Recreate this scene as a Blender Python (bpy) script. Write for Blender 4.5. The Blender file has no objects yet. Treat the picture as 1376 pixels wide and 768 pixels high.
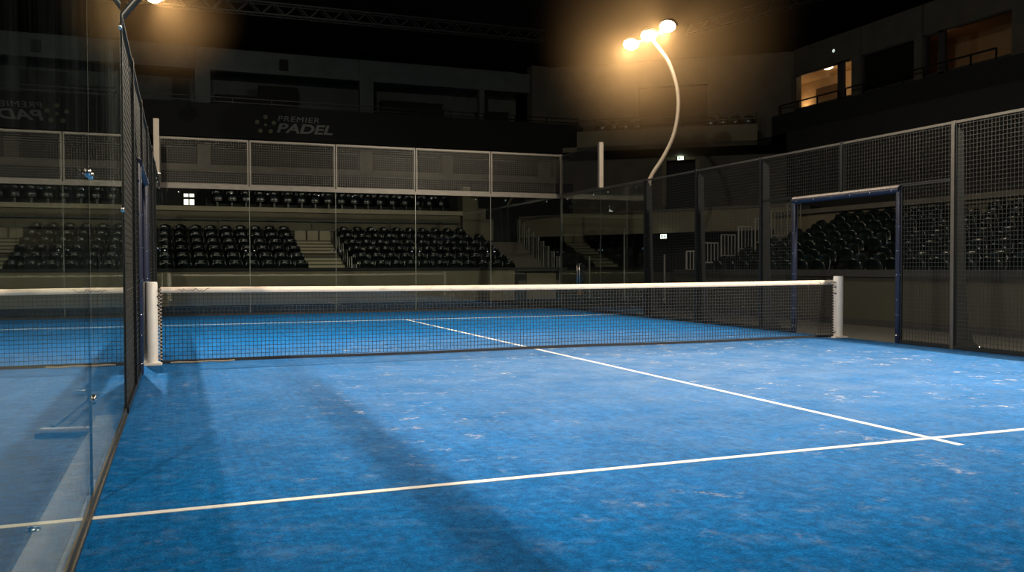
import bpy, math, random
from mathutils import Vector, Matrix
random.seed(7)
sc = bpy.context.scene
COL = sc.collection

# ------------------------------------------------------------------ court frame (metres)
XL, XR = -5.0, 5.2            # left / right side walls of the court
YB = 10.58                    # far end wall
YN = -0.27                    # net
YS_NEAR, YS_FAR = -6.95, 7.17 # service lines
H3, H4 = 3.08, 4.19           # wall heights
YPOST = [5.96, 3.874, 1.783, -0.266, -2.393, -4.5, -6.6]

# ------------------------------------------------------------------ helpers
class MB:
    """collects boxes, bars, tubes ... into one mesh"""
    def __init__(s): s.v = []; s.f = []; s.sm = []
    def add(s, vs, fs, smooth=False):
        n = len(s.v); s.v += [tuple(v) for v in vs]
        for f in fs: s.f.append(tuple(i + n for i in f)); s.sm.append(smooth)
    def box(s, x0, x1, y0, y1, z0, z1):
        vs = [(x, y, z) for z in (z0, z1) for y in (y0, y1) for x in (x0, x1)]
        s.add(vs, [(0, 2, 3, 1), (4, 5, 7, 6), (0, 1, 5, 4), (2, 6, 7, 3), (0, 4, 6, 2), (1, 3, 7, 5)])
    def bar(s, a, b, w, h=None, up=(0, 0, 1)):
        h = h or w; a = Vector(a); b = Vector(b); d = (b - a).normalized(); u = Vector(up)
        if abs(d.dot(u)) > .95: u = Vector((1, 0, 0))
        r = d.cross(u).normalized() * (w / 2); q = r.cross(d).normalized() * (h / 2)
        vs = [p + e * r + g * q for p in (a, b) for g in (-1, 1) for e in (-1, 1)]
        s.add(vs, [(0, 1, 3, 2), (4, 6, 7, 5), (0, 4, 5, 1), (2, 3, 7, 6), (0, 2, 6, 4), (1, 5, 7, 3)])
    def tube(s, pts, r, n=10, cap=True):
        pts = [Vector(p) for p in pts]; rings = []
        rr = r if isinstance(r, (list, tuple)) else [r] * len(pts)
        prev = None
        for i, p in enumerate(pts):
            d = (pts[min(i + 1, len(pts) - 1)] - pts[max(i - 1, 0)]).normalized()
            u = Vector((0, 0, 1)) if abs(d.z) < .9 else Vector((1, 0, 0))
            if prev is None: a = d.cross(u).normalized()
            else: a = (prev - d * prev.dot(d)).normalized()
            prev = a; b = d.cross(a)
            rings.append([p + rr[i] * (math.cos(2 * math.pi * k / n) * a + math.sin(2 * math.pi * k / n) * b) for k in range(n)])
        vs = [v for g in rings for v in g]; fs = []
        for i in range(len(pts) - 1):
            for k in range(n):
                fs.append((i * n + k, i * n + (k + 1) % n, (i + 1) * n + (k + 1) % n, (i + 1) * n + k))
        s.add(vs, fs, True)
        if cap:
            m = len(pts) - 1
            s.add(rings[0], [tuple(range(n - 1, -1, -1))]); s.add(rings[m], [tuple(range(n))])
    def prism(s, poly, a, ext):
        """poly: list of 3D points, extruded by vector ext"""
        n = len(poly); e = Vector(ext)
        vs = [Vector(p) for p in poly] + [Vector(p) + e for p in poly]
        fs = [tuple(range(n - 1, -1, -1)), tuple(range(n, 2 * n))]
        for i in range(n): fs.append((i, (i + 1) % n, n + (i + 1) % n, n + i))
        s.add(vs, fs)
    def dome(s, c, r, n=8, m=4, axis=(0, 0, 1), squash=1):
        ax = Vector(axis).normalized(); u = ax.orthogonal().normalized(); w = ax.cross(u); c = Vector(c); rings = []
        for i in range(m):
            t = math.pi / 2 * i / m
            rings.append([c + r * math.cos(t) * (math.cos(2*math.pi*k/n) * u + math.sin(2*math.pi*k/n) * w) + ax * r * squash * math.sin(t) for k in range(n)])
        vs = [v for g in rings for v in g] + [c + ax * r * squash]; fs = []
        for i in range(m - 1):
            for k in range(n): fs.append((i*n+k, i*n+(k+1) % n, (i+1)*n+(k+1) % n, (i+1)*n+k))
        for k in range(n): fs.append(((m-1)*n+k, (m-1)*n+(k+1) % n, m*n))
        s.add(vs, fs, True); s.add(rings[0], [tuple(range(n - 1, -1, -1))])
    def build(s, name, mat, parent=None, bevel=0, loc=None):
        me = bpy.data.meshes.new(name); me.from_pydata(s.v, [], s.f); me.update()
        me.polygons.foreach_set('use_smooth', s.sm)
        o = bpy.data.objects.new(name, me); COL.objects.link(o); me.materials.append(mat)
        if parent: o.parent = parent
        if loc is not None: o.location = loc
        if bevel:
            b = o.modifiers.new('bevel', 'BEVEL'); b.width = bevel; b.segments = 2; b.limit_method = 'ANGLE'
        return o

def tag(o, label=None, cat=None, group=None, kind=None):
    if label: o['label'] = label
    if cat: o['category'] = cat
    if group: o['group'] = group
    if kind: o['kind'] = kind
    return o
def empty(name, loc=(0, 0, 0), rz=0, label=None, cat=None, group=None):
    o = bpy.data.objects.new(name, None); COL.objects.link(o); o.location = loc; o.rotation_euler = (0, 0, rz)
    o.empty_display_size = .1
    return tag(o, label, cat, group)
def struct(mb, name, mat, bevel=0): return tag(mb.build(name, mat, bevel=bevel), kind='structure')
def copy_tree(o, parent=None):
    c = o.copy(); COL.objects.link(c)
    if parent: c.parent = parent
    for ch in list(o.children): copy_tree(ch, c)
    return c
def box(*a):
    m = MB(); m.box(*a); return m

# ------------------------------------------------------------------ materials
def new_mat(name):
    m = bpy.data.materials.new(name); m.use_nodes = True
    nt = m.node_tree; return m, nt, nt.nodes.get('Principled BSDF')
def mat(name, col, rough=.6, metal=0, spec=.5, var=0, scale=8, bump=0, coat=0):
    m, nt, b = new_mat(name); N = nt.nodes; L = nt.links
    b.inputs['Base Color'].default_value = (*col, 1); b.inputs['Roughness'].default_value = rough
    b.inputs['Metallic'].default_value = metal; b.inputs['Specular IOR Level'].default_value = spec
    if coat: b.inputs['Coat Weight'].default_value = coat
    if var or bump:
        tc = N.new('ShaderNodeTexCoord'); no = N.new('ShaderNodeTexNoise'); no.inputs['Scale'].default_value = scale
        no.inputs['Detail'].default_value = 5; L.new(tc.outputs['Object'], no.inputs['Vector'])
        if var:
            r = N.new('ShaderNodeValToRGB')
            r.color_ramp.elements[0].position = .3; r.color_ramp.elements[1].position = .7
            r.color_ramp.elements[0].color = (*[c * (1 - var) for c in col], 1)
            r.color_ramp.elements[1].color = (*[min(1, c * (1 + var)) for c in col], 1)
            L.new(no.outputs['Fac'], r.inputs['Fac']); L.new(r.outputs['Color'], b.inputs['Base Color'])
        if bump:
            bp = N.new('ShaderNodeBump'); bp.inputs['Strength'].default_value = bump; bp.inputs['Distance'].default_value = .02
            L.new(no.outputs['Fac'], bp.inputs['Height']); L.new(bp.outputs['Normal'], b.inputs['Normal'])
    return m
def emit(name, col, strength):
    m, nt, b = new_mat(name); b.inputs['Base Color'].default_value = (*[c*.5 for c in col], 1)
    b.inputs['Emission Color'].default_value = (*col, 1); b.inputs['Emission Strength'].default_value = strength
    return m
def glass_mat(name, tint=(.93, .965, .95), ior=1.5, rough=.004, smear=0):
    """thin pane: clear transmission plus Fresnel reflection on each face, lightly smeared by wiping"""
    m, nt, b = new_mat(name); N = nt.nodes; L = nt.links; N.remove(b); out = N['Material Output']
    geo = N.new('ShaderNodeNewGeometry'); mx = N.new('ShaderNodeMix'); mx.data_type = 'FLOAT'
    mx.inputs[2].default_value = ior; mx.inputs[3].default_value = 1 / ior
    L.new(geo.outputs['Backfacing'], mx.inputs[0])
    fr = N.new('ShaderNodeFresnel'); L.new(mx.outputs[0], fr.inputs['IOR'])
    tr = N.new('ShaderNodeBsdfTransparent'); tr.inputs['Color'].default_value = (*tint, 1)
    gl = N.new('ShaderNodeBsdfGlossy'); gl.inputs['Roughness'].default_value = rough
    gl.inputs['Color'].default_value = (.95, 1, .98, 1)
    ms = N.new('ShaderNodeMixShader'); L.new(fr.outputs[0], ms.inputs[0]); L.new(tr.outputs[0], ms.inputs[1]); L.new(gl.outputs[0], ms.inputs[2])
    res = ms.outputs[0]
    if smear:      # dried wipe streaks running down the pane
        tc = N.new('ShaderNodeTexCoord'); mp = N.new('ShaderNodeMapping'); mp.inputs['Scale'].default_value = (1, 2.6, .35)
        L.new(tc.outputs['Object'], mp.inputs['Vector']); no = N.new('ShaderNodeTexNoise'); no.inputs['Scale'].default_value = 2.2; no.inputs['Detail'].default_value = 4
        L.new(mp.outputs[0], no.inputs['Vector']); rp = N.new('ShaderNodeMapRange'); rp.inputs[1].default_value = .42; rp.inputs[2].default_value = .75; rp.inputs[3].default_value = 0; rp.inputs[4].default_value = smear
        L.new(no.outputs['Fac'], rp.inputs[0]); df = N.new('ShaderNodeBsdfDiffuse'); df.inputs['Color'].default_value = (.6, .66, .62, 1)
        m2 = N.new('ShaderNodeMixShader'); L.new(rp.outputs[0], m2.inputs[0]); L.new(res, m2.inputs[1]); L.new(df.outputs[0], m2.inputs[2]); res = m2.outputs[0]
    L.new(res, out.inputs['Surface'])
    return m
def turf_mat():
    m, nt, b = new_mat('blue_turf'); N = nt.nodes; L = nt.links
    tc = N.new('ShaderNodeTexCoord')
    def noise(scale, detail=4, vec=None, rough=.6):
        n = N.new('ShaderNodeTexNoise'); n.inputs['Scale'].default_value = scale; n.inputs['Detail'].default_value = detail
        n.inputs['Roughness'].default_value = rough; L.new(vec or tc.outputs['Object'], n.inputs['Vector']); return n
    def mapping(sx, sy, rz=0):
        mp = N.new('ShaderNodeMapping'); mp.inputs['Scale'].default_value = (sx, sy, 1); mp.inputs['Rotation'].default_value = (0, 0, rz)
        L.new(tc.outputs['Object'], mp.inputs['Vector']); return mp.outputs[0]
    def ramp(src, p0, c0, p1, c1):
        r = N.new('ShaderNodeValToRGB'); e = r.color_ramp.elements
        e[0].position = p0; e[0].color = (*c0, 1); e[1].position = p1; e[1].color = (*c1, 1); L.new(src, r.inputs['Fac']); return r.outputs['Color']
    def mix(kind, fac, a, c):
        x = N.new('ShaderNodeMix'); x.data_type = 'RGBA'; x.blend_type = kind
        if isinstance(fac, float): x.inputs[0].default_value = fac
        else: L.new(fac, x.inputs[0])
        for i, v in ((6, a), (7, c)):
            if isinstance(v, tuple): x.inputs[i].default_value = (*v, 1)
            else: L.new(v, x.inputs[i])
        return x.outputs[2]
    fib = noise(75, 3)
    base = ramp(fib.outputs['Fac'], .3, (.0005, .080, .262), .72, (.006, .162, .475))
    mott = noise(17, 4); base = mix('OVERLAY', .55, base, ramp(mott.outputs['Fac'], .32, (.24, .24, .24), .68, (.76, .76, .76)))
    patch = noise(1.3, 5)
    base = mix('OVERLAY', .45, base, ramp(patch.outputs['Fac'], .25, (.33, .33, .33), .75, (.66, .66, .66)))
    streak = noise(1, 3, mapping(26, .5))
    base = mix('OVERLAY', .28, base, ramp(streak.outputs['Fac'], .3, (.3, .3, .3), .7, (.7, .7, .7)))
    # sand infill: a light dusting everywhere, pale smears mostly mid-court
    dust = noise(5.5, 6, mapping(1, 1.0, .3), .7)
    d2 = ramp(dust.outputs['Fac'], .50, (0, 0, 0), .80, (.22, .22, .22))
    # the middle of the court is paler: lamp glare put into the turf colour
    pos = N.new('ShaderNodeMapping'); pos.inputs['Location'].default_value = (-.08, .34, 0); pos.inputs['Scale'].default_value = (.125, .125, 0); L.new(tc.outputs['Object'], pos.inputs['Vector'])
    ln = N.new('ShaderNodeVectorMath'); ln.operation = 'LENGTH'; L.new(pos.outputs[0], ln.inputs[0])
    mid_glare = ramp(ln.outputs['Value'], .12, (.36, .36, .36), .80, (0, 0, 0)); wn = ramp(noise(2.2, 6).outputs['Fac'], .3, (.35, .35, .35), .7, (1, 1, 1))
    base = mix('MIX', mix('MULTIPLY', 1.0, mid_glare, wn), base, (.36, .44, .56))
    base = mix('MIX', d2, base, (.26, .40, .58))
    sm = noise(4.6, 4, mapping(1.0, 1.0, .5), .6)
    zone = noise(.42, 2)
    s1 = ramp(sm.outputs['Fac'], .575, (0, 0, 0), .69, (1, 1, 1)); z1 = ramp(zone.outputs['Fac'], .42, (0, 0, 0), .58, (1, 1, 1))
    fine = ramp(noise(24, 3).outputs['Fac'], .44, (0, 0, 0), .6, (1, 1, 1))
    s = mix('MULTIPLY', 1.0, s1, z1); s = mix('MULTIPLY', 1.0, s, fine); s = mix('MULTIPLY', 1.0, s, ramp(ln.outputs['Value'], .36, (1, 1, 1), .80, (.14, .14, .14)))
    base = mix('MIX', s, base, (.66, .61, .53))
    L.new(base, b.inputs['Base Color'])
    b.inputs['Roughness'].default_value = .85; b.inputs['Specular IOR Level'].default_value = .03
    b.inputs['Sheen Weight'].default_value = .0; b.inputs['Sheen Roughness'].default_value = .5; b.inputs['Sheen Tint'].default_value = (.6, .75, 1, 1)
    bp = N.new('ShaderNodeBump'); bp.inputs['Strength'].default_value = .5; bp.inputs['Distance'].default_value = .012
    L.new(noise(110, 3).outputs['Fac'], bp.inputs['Height']); L.new(bp.outputs['Normal'], b.inputs['Normal'])
    return m
def tape_mat():
    m, nt, b = new_mat('net_tape_canvas'); N = nt.nodes; L = nt.links
    tc = N.new('ShaderNodeTexCoord'); mp = N.new('ShaderNodeMapping'); mp.inputs['Scale'].default_value = (2.2, 1, 30); mp.inputs['Rotation'].default_value = (0, .12, 0)
    L.new(tc.outputs['Object'], mp.inputs['Vector'])
    no = N.new('ShaderNodeTexNoise'); no.inputs['Scale'].default_value = 2.2; no.inputs['Detail'].default_value = 6; L.new(mp.outputs[0], no.inputs['Vector'])
    r = N.new('ShaderNodeValToRGB'); e = r.color_ramp.elements
    e[0].position = .30; e[0].color = (.62, .49, .38, 1); e[1].position = .46; e[1].color = (.95, .79, .62, 1)
    L.new(no.outputs['Fac'], r.inputs['Fac']); L.new(r.outputs['Color'], b.inputs['Base Color']); b.inputs['Roughness'].default_value = .75
    return m
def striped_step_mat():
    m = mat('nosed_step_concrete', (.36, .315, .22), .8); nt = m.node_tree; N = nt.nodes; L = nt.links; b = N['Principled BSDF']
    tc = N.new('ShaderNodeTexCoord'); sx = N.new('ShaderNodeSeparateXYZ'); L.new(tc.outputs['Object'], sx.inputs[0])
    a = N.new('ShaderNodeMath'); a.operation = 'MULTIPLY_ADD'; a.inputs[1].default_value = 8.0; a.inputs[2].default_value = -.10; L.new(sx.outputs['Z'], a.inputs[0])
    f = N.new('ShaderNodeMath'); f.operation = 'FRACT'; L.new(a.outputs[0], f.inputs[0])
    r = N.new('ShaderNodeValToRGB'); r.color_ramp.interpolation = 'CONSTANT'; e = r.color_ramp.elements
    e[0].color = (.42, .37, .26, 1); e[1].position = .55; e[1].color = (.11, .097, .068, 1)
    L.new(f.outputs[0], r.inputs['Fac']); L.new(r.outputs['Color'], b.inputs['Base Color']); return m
M = dict(
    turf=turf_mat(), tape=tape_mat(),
    line=mat('court_line_paint', (.80, .78, .74), .8, var=.06, scale=40),
    post_white=mat('white_powder_coat', (.80, .75, .68), .45, var=.04, scale=6),
    post_tan=mat('weathered_post', (.30, .255, .20), .5, var=.06, scale=6),
    cord=mat('black_net_cord', (.012, .013, .016), .7),
    band=mat('tan_net_band', (.30, .25, .19), .8, var=.25, scale=30),
    wire=mat('galvanised_wire', (.075, .072, .064), .38, .75),
    wire_dark=mat('black_coated_wire', (.045, .045, .04), .35, .4),
    frame=mat('grey_steel_frame', (.11, .10, .085), .42, .6, var=.12, scale=5),
    frame_dark=mat('black_steel_post', (.010, .0115, .0115), .42, .3, var=.15, scale=5),
    steel=mat('bright_steel', (.62, .60, .56), .22, 1),
    navy=mat('navy_padding', (.010, .013, .034), .42, var=.25, scale=14),
    scuff=mat('worn_padding_top', (.62, .52, .44), .6, var=.35, scale=40),
    glass=glass_mat('court_glass'), glass_left=glass_mat('wiped_court_glass', smear=.02), box_glass=glass_mat('suite_glass', (.85, .86, .84)),
    edge=mat('glass_edge', (.24, .26, .21), .25, spec=.6),
    kerb=mat('grey_concrete_kerb', (.30, .29, .27), .8, var=.12, scale=6),
    floor=mat('arena_concrete', (.018, .0168, .0125), .75, var=.15, scale=2.2),
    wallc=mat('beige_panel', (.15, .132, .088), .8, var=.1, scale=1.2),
    concrete=mat('pale_concrete', (.095, .088, .07), .85, var=.14, scale=1.6, bump=.15),
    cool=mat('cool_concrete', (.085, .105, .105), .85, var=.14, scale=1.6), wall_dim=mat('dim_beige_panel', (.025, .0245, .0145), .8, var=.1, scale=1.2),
    step=mat('step_concrete', (.36, .315, .22), .8, var=.08, scale=3),
    dark=mat('dark_wall', (.012, .013, .0128), .8, var=.15, scale=1.5),
    black=mat('black_cloth', (.006, .007, .0075), .85),
    ceil=mat('black_ceiling', (.020, .020, .019), .9),
    truss=mat('dark_truss_steel', (.035, .036, .035), .5, .4),
    seat=mat('dark_green_plastic', (.003, .0062, .0054), .24, spec=.42),
    seat2=mat('seat_bracket_iron', (.03, .032, .032), .4, .4),
    rail=mat('grey_handrail', (.36, .36, .33), .35, .5),
    logo=mat('logo_grey', (.16, .17, .16), .7), logo_dot=mat('logo_olive', (.12, .125, .07), .7),
    lens=emit('floodlight_lens', (1, .86, .66), 60), pole=mat('painted_pole', (.20, .165, .125), .5),
    head=mat('lamp_housing', (.08, .08, .08), .45, .4),
    exit=emit('exit_sign_face', (.86, 1, .80), 2.6), exit_dark=mat('exit_sign_green', (.02, .20, .08), .6),
    pane=emit('lit_pane', (1, .93, .80), 1.6), warmlamp=emit('suite_lamp', (1, .74, .45), 14), monitor=emit('status_lamp', (.85, 1, .9), .6),
    suite=mat('suite_plaster', (.62, .46, .29), .8, var=.08), suite_dark=mat('suite_screen', (.12, .08, .05), .5),
    brass=mat('brass_plate', (.62, .42, .20), .35, .8, var=.6, scale=45),
)

# ------------------------------------------------------------------ floor, turf, lines
m = box(-24, 30, -20, 40, -.4, -.03); struct(m, 'floor', M['floor'])
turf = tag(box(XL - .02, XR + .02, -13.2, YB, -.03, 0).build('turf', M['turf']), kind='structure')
w = .05
for nm, a in (('service_line', (XL + .02, XR - .02, YS_NEAR - w/2, YS_NEAR + w/2)), ('service_line', (XL + .02, XR - .02, YS_FAR - w/2, YS_FAR + w/2)),
              ('center_line', (-w/2, w/2, YS_NEAR - .24, YS_NEAR - w/2 - .0)), ('center_line', (-w/2, w/2, YS_NEAR + w/2, YS_FAR - w/2))):
    tag(box(*a, 0, .003).build(nm, M['line'], turf), label='white painted court line')
k = box(XL - .20, XL - .045, -13.2, -3.9, -.03, .0); struct(k, 'kerb', M['kerb'])

# ------------------------------------------------------------------ net
def build_net():
    x0, x1 = -4.80, 5.02; zt = lambda x: .912 - .022 * math.sin(math.pi * (x - x0) / (x1 - x0))
    root = empty('padel_net', (0, YN, 0), label='black court net with cream tape strung across the blue court between two white posts', cat='net')
    m = MB(); n = 208; c = .0052; rows = 17
    for i in range(n + 1):
        x = x0 + (x1 - x0) * i / n
        m.bar((x, 0, .05), (x, 0, zt(x) - .05), c)
    seg = 24
    for j in range(rows + 1):
        f = j / rows
        for i in range(seg):
            xa = x0 + (x1 - x0) * i / seg; xb = x0 + (x1 - x0) * (i + 1) / seg
            m.bar((xa, .0, .05 + f * (zt(xa) - .10)), (xb, .0, .05 + f * (zt(xb) - .10)), c)
    m.build('net_mesh', M['cord'], root)
    t = MB(); seg = 40
    for i in range(seg):
        xa = x0 + (x1 - x0) * i / seg; xb = x0 + (x1 - x0) * (i + 1) / seg
        za, zb = zt(xa), zt(xb)
        vs = []
        for x, z in ((xa, za), (xb, zb)):
            vs += [(x, -.012, z - .068), (x, -.013, z - .008), (x, -.005, z), (x, .005, z), (x, .013, z - .008), (x, .012, z - .068)]
        t.add(vs, [(k_, (k_ + 1) % 6, 6 + (k_ + 1) % 6, 6 + k_) for k_ in range(6)], True)
    t.add([(x0, -.012, zt(x0)-.068), (x0, -.012, zt(x0)), (x0, .012, zt(x0)), (x0, .012, zt(x0)-.068)], [(0, 1, 2, 3)])
    t.add([(x1, -.012, zt(x1)-.068), (x1, -.012, zt(x1)), (x1, .012, zt(x1)), (x1, .012, zt(x1)-.068)], [(3, 2, 1, 0)])
    tag(t.build('tape', M['tape'], root), label='cream canvas tape with scuffs')
    b = MB()
    for i in range(30):
        xa = x0 + (x1 - x0) * i / 30; xb = x0 + (x1 - x0) * (i + 1) / 30
        b.bar((xa, 0, .026 + .004 * math.sin(i * .5)), (xb, 0, .026 + .004 * math.sin((i + 1) * .5)), .012, .034)
    b.build('bottom_band', M['cord'], root)
    b = MB()
    pts = [(x0 + .10 + i * .09, -.020 - .004 * math.sin(i * 2.1), .020 + .004 * math.sin(i * 1.7)) for i in range(9)]
    b.tube(pts, .011, 6); tag(b.build('bottom_rope', M['band'], root), label='tan rope along the net foot')
    for xs, d in ((x0, 1), (x1, -1)):
        s = MB(); s.bar((xs, 0, .03), (xs, 0, .86), .022)
        s.build('side_band', M['cord'], root)
        s = MB()
        for i in range(20):
            z = .06 + i * .042
            s.tube([(xs + .01*d, -.012, z), (xs - .035 * d, -.004, z + .021), (xs + .01*d, -.012, z + .042)], .005, 5)
        tag(s.build('lacing', M['tape'], root), label='pale lacing cord')
    # maker's smudge at both tape ends
    for xs, wd in ((-4.62, .34), (4.72, .26)):
        rnd = random.Random(3); s = MB()
        pts = [(xs + wd * (i / 15) + .03 * rnd.random(), -.0145, .852 + .045 * rnd.random()) for i in range(16)]
        s.tube(pts, .0028, 5); tag(s.build('scuff_mark', M['cord'], root), label='dark scuff scribble on the tape')
build_net()
for x, lab in ((-4.91, 'white round net post by the left mesh fence, holding the near left net end'), (5.13, 'white round net post in front of the right doorway, with a flat foot')):
    root = empty('net_post', (x, YN, 0), label=lab, cat='net post', group='net posts')
    m = MB(); m.tube([(0, 0, .03), (0, 0, .955), (0, 0, .972)], [.076, .076, .07], 24); m.build('post', M['post_white'], root)
    box(-.14, .12, -.10, .10, 0, .03).build('base_plate', M['post_white'], root, bevel=.006)
    d = 1 if x < 0 else -1
    for za, zb in ((.875, .88), (.10, .08)):
        m = MB(); m.tube([(d * .07, -.02, za), (d * .115, -.01, zb)], .008, 6); m.build('net_hook', M['head'], root)
    for z in (.80, .70): box(d*.066 - .02, d*.066 + .02, -.035, .0, z - .010, z + .010).build('cleat', M['head'], root)

# ------------------------------------------------------------------ glass and mesh enclosure
def glass_panel(kind, a0, a1, z0, z1, plane, label, group, clamps=()):
    """kind 'x': pane lies in a plane of constant x; 'y': constant y"""
    g = .006; m = MB(); gap = .006
    a0 += gap; a1 -= gap
    if kind == 'x': m.box(plane - g, plane + g, a0, a1, z0, z1)
    else: m.box(a0, a1, plane - g, plane + g, z0, z1)
    o = m.build('glass_sheet', M['glass_left'] if len(clamps) > 4 else M['glass']); tag(o, label, 'glass panel', group)
    t = .007
    for a, s in ((a0, 1), (a1, -1)):
        e = MB()
        lo, hi = (a - t, a) if s > 0 else (a, a + t)
        if kind == 'x': e.box(plane - g, plane + g, lo, hi, z0, z1)
        else: e.box(lo, hi, plane - g, plane + g, z0, z1)
        e.build('polished_edge', M['edge'], o)
    for (a, z) in clamps:
        c = MB()
        if kind == 'x': c.dome((plane + (-g if plane > 0 else g), a, z), .026, 10, 4, (-1 if plane > 0 else 1, 0, 0), .6); c.dome((plane + (g if plane > 0 else -g), a, z), .026, 10, 4, (1 if plane > 0 else -1, 0, 0), .6)
        else: c.dome((a, plane - g, z), .026, 10, 4, (0, -1, 0), .6); c.dome((a, plane + g, z), .026, 10, 4, (0, 1, 0), .6)
        c.build('clamp_disc', M['steel'], o)
    return o
def mesh_panel(kind, a0, a1, z0, z1, plane, label, group, wm, fm, top=.045, side=.03, bottom=.045, pitch=.054, wt=.0048, topmat=None):
    c = (plane, (a0 + a1) / 2, z0) if kind == 'x' else ((a0 + a1) / 2, plane, z0)
    root = empty('mesh_panel', c, label=label, cat='mesh panel', group=group)
    P = (lambda a, z, off=0: (plane + off - c[0], a - c[1], z - c[2])) if kind == 'x' else (lambda a, z, off=0: (a - c[0], plane + off - c[1], z - c[2]))
    m = MB(); n = max(2, round((a1 - a0) / pitch)); h = max(2, round((z1 - z0) / pitch))
    for i in range(n + 1):
        a = a0 + (a1 - a0) * i / n; m.bar(P(a, z0), P(a, z1), wt)
    for j in range(h + 1):
        z = z0 + (z1 - z0) * j / h; m.bar(P(a0, z, .003), P(a1, z, .003), wt)
    m.build('wire_mesh', wm, root)
    f = MB(); f.bar(P(a0, z1 - top/2), P(a1, z1 - top/2), top); f.build('top_rail', topmat or fm, root)
    if bottom: f = MB(); f.bar(P(a0, z0 + bottom/2), P(a1, z0 + bottom/2), bottom); f.build('bottom_rail', fm, root)
    for a in (a0, a1):
        f = MB(); s = side / 2 if a == a0 else -side / 2
        f.bar(P(a + s, z0), P(a + s, z1), side); f.build('side_rail', fm, root)
    return root
ORD = ['first', 'second', 'third', 'fourth', 'fifth', 'sixth', 'seventh', 'eighth', 'ninth', 'tenth', 'eleventh', 'twelfth', 'thirteenth', 'fourteenth', 'fifteenth', 'sixteenth', 'seventeenth', 'eighteenth', 'nineteenth', 'twentieth']

# far end wall: five glass panes under five mesh panels
XJ = [XL, -2.99, -.93, 1.11, 3.16, XR]
for i in range(5):
    a0, a1 = XJ[i], XJ[i + 1]
    cl = [(a0 + .10, 1.54), (a1 - .10, 1.54), (a0 + .42, 2.91), (a1 - .42, 2.91)]
    glass_panel('y', a0, a1, .05, 3.0, YB, 'clear glass sheet of the far end wall, %s from the left corner' % ORD[i], 'far end glass panes', cl)
    mesh_panel('y', a0 + .012, a1 - .012, H3, H4, YB, 'wire mesh panel above the far end glass, %s from the left corner' % ORD[i], 'far end mesh panels', M['wire'], M['frame'], pitch=.056, wt=.0055)
m = MB(); m.box(XL - .03, XR + .03, YB - .03, YB + .03, 3.0, H3)
tag(m.build('glass_rail', M['frame']), 'grey steel rail between far end glass and the mesh above it', 'rail')
m = MB(); m.box(XL - .03, XR + .03, YB - .03, YB + .03, 0, .05)
tag(m.build('base_rail', M['frame_dark']), 'dark base rail under the far end glass wall', 'rail')
for x, s in ((XL, 'left'), (XR, 'right')):
    root = empty('corner_post', (x, YB, 0), label='slim steel corner post at the far %s corner of the court' % s, cat='post', group='corner posts')
    d = -1 if x < 0 else 1
    box(.03 * d - .025, .03 * d + .025, .03, .08, 0, H4 + .02).build('post', M['frame'], root)
    box(.03 * d - .09, .03 * d + .09, .02, .20, 0, .02).build('base_plate', M['frame'], root)

# side wings by the far corners: two panes, one mesh panel over the back pane, tall white end post
for x, s in ((XL, 'left'), (XR, 'right')):
    for (a0, a1, t) in ((8.17, YB - .03, 'next to the far corner'), (5.96, 8.17, 'beside the mesh fence')):
        cl = [(a0 + .10, 1.54), (a1 - .10, 1.54), (a0 + .4, 2.95), (a1 - .4, 2.95)]
        glass_panel('x', a0, a1, .05, 3.03, x, 'clear glass pane in the %s side wall, %s' % (s, t), 'side wing glass panes', cl)
    mesh_panel('x', 8.22, YB - .04, H3 + .02, H4 - .03, x, 'small wire mesh panel above the %s side glass by the far corner' % s, 'side wing mesh panels', M['wire_dark'], M['frame'], top=.02, side=.02, bottom=.02)
    m = MB(); m.box(x - .022, x + .022, 5.96, YB - .04, 3.03, H3 + .01)
    tag(m.build('glass_rail', M['frame']), 'thin top rail along the %s side glass near the far corner' % s, 'rail')
    m = MB(); m.box(x - .03, x + .03, 5.96, YB - .04, 0, .05)
    tag(m.build('base_rail', M['frame_dark']), 'dark base rail under the %s side glass near the far corner' % s, 'rail')
    root = empty('end_post', (x, 8.17, H3), label='pale square post standing up above the %s side glass where the wall steps down' % s, cat='post', group='step end posts')
    box(-.055, .055, -.045, .045, .0 + .012, H4 - H3 + .02).build('post', M['post_tan'], root, bevel=.004)
    box(-.07, .07, -.06, .06, 0, .014).build('foot_plate', M['steel'], root)

def fence_post(x, y, z0, label, grp, front, fin=True):
    """slim post with a deeper outer fin that flares into a foot"""
    root = empty('fence_post', (x, y, z0), label=label, cat='fence post', group=grp)
    d = 1 if x > 0 else -1
    hs = .028 if fin else .015; box(-hs, hs, -hs, hs, 0, H3 - z0 + .005).build('post', front, root, bevel=.003)
    if z0 == 0 and fin:
        m = MB(); h = H3
        poly = [(d*.03, -.01, 0), (d*.46, -.01, 0), (d*.46, -.01, .03), (d*.38, -.01, .08), (d*.30, -.01, .25), (d*.24, -.01, .55), (d*.20, -.01, 1.1), (d*.16, -.01, h - .15), (d*.03, -.01, h - .05)]
        if d < 0: poly = poly[::-1]
        m.prism(poly, 0, (0, .02, 0)); m.build('buttress_fin', M['frame_dark'], root)
        b = box(*(sorted((d*.03, d*.50))), -.07, .07, 0, .015); b.build('base_plate', M['frame_dark'], root)
        m = MB()
        for yy in (-.045, .045): m.dome((d * .43, yy, .015), .018, 8, 3)
        m.build('anchor_bolt', M['steel'], root)
    return root
near = ['beside the glass pane', 'second from the glass', 'third from the glass, just before the doorway', 'over the doorway', 'just past the doorway', 'second past the doorway', 'third past the doorway']
DOOR = {'right': (-1.43, .87), 'left': (-1.25, .95)}; ZD = 2.24
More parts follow.
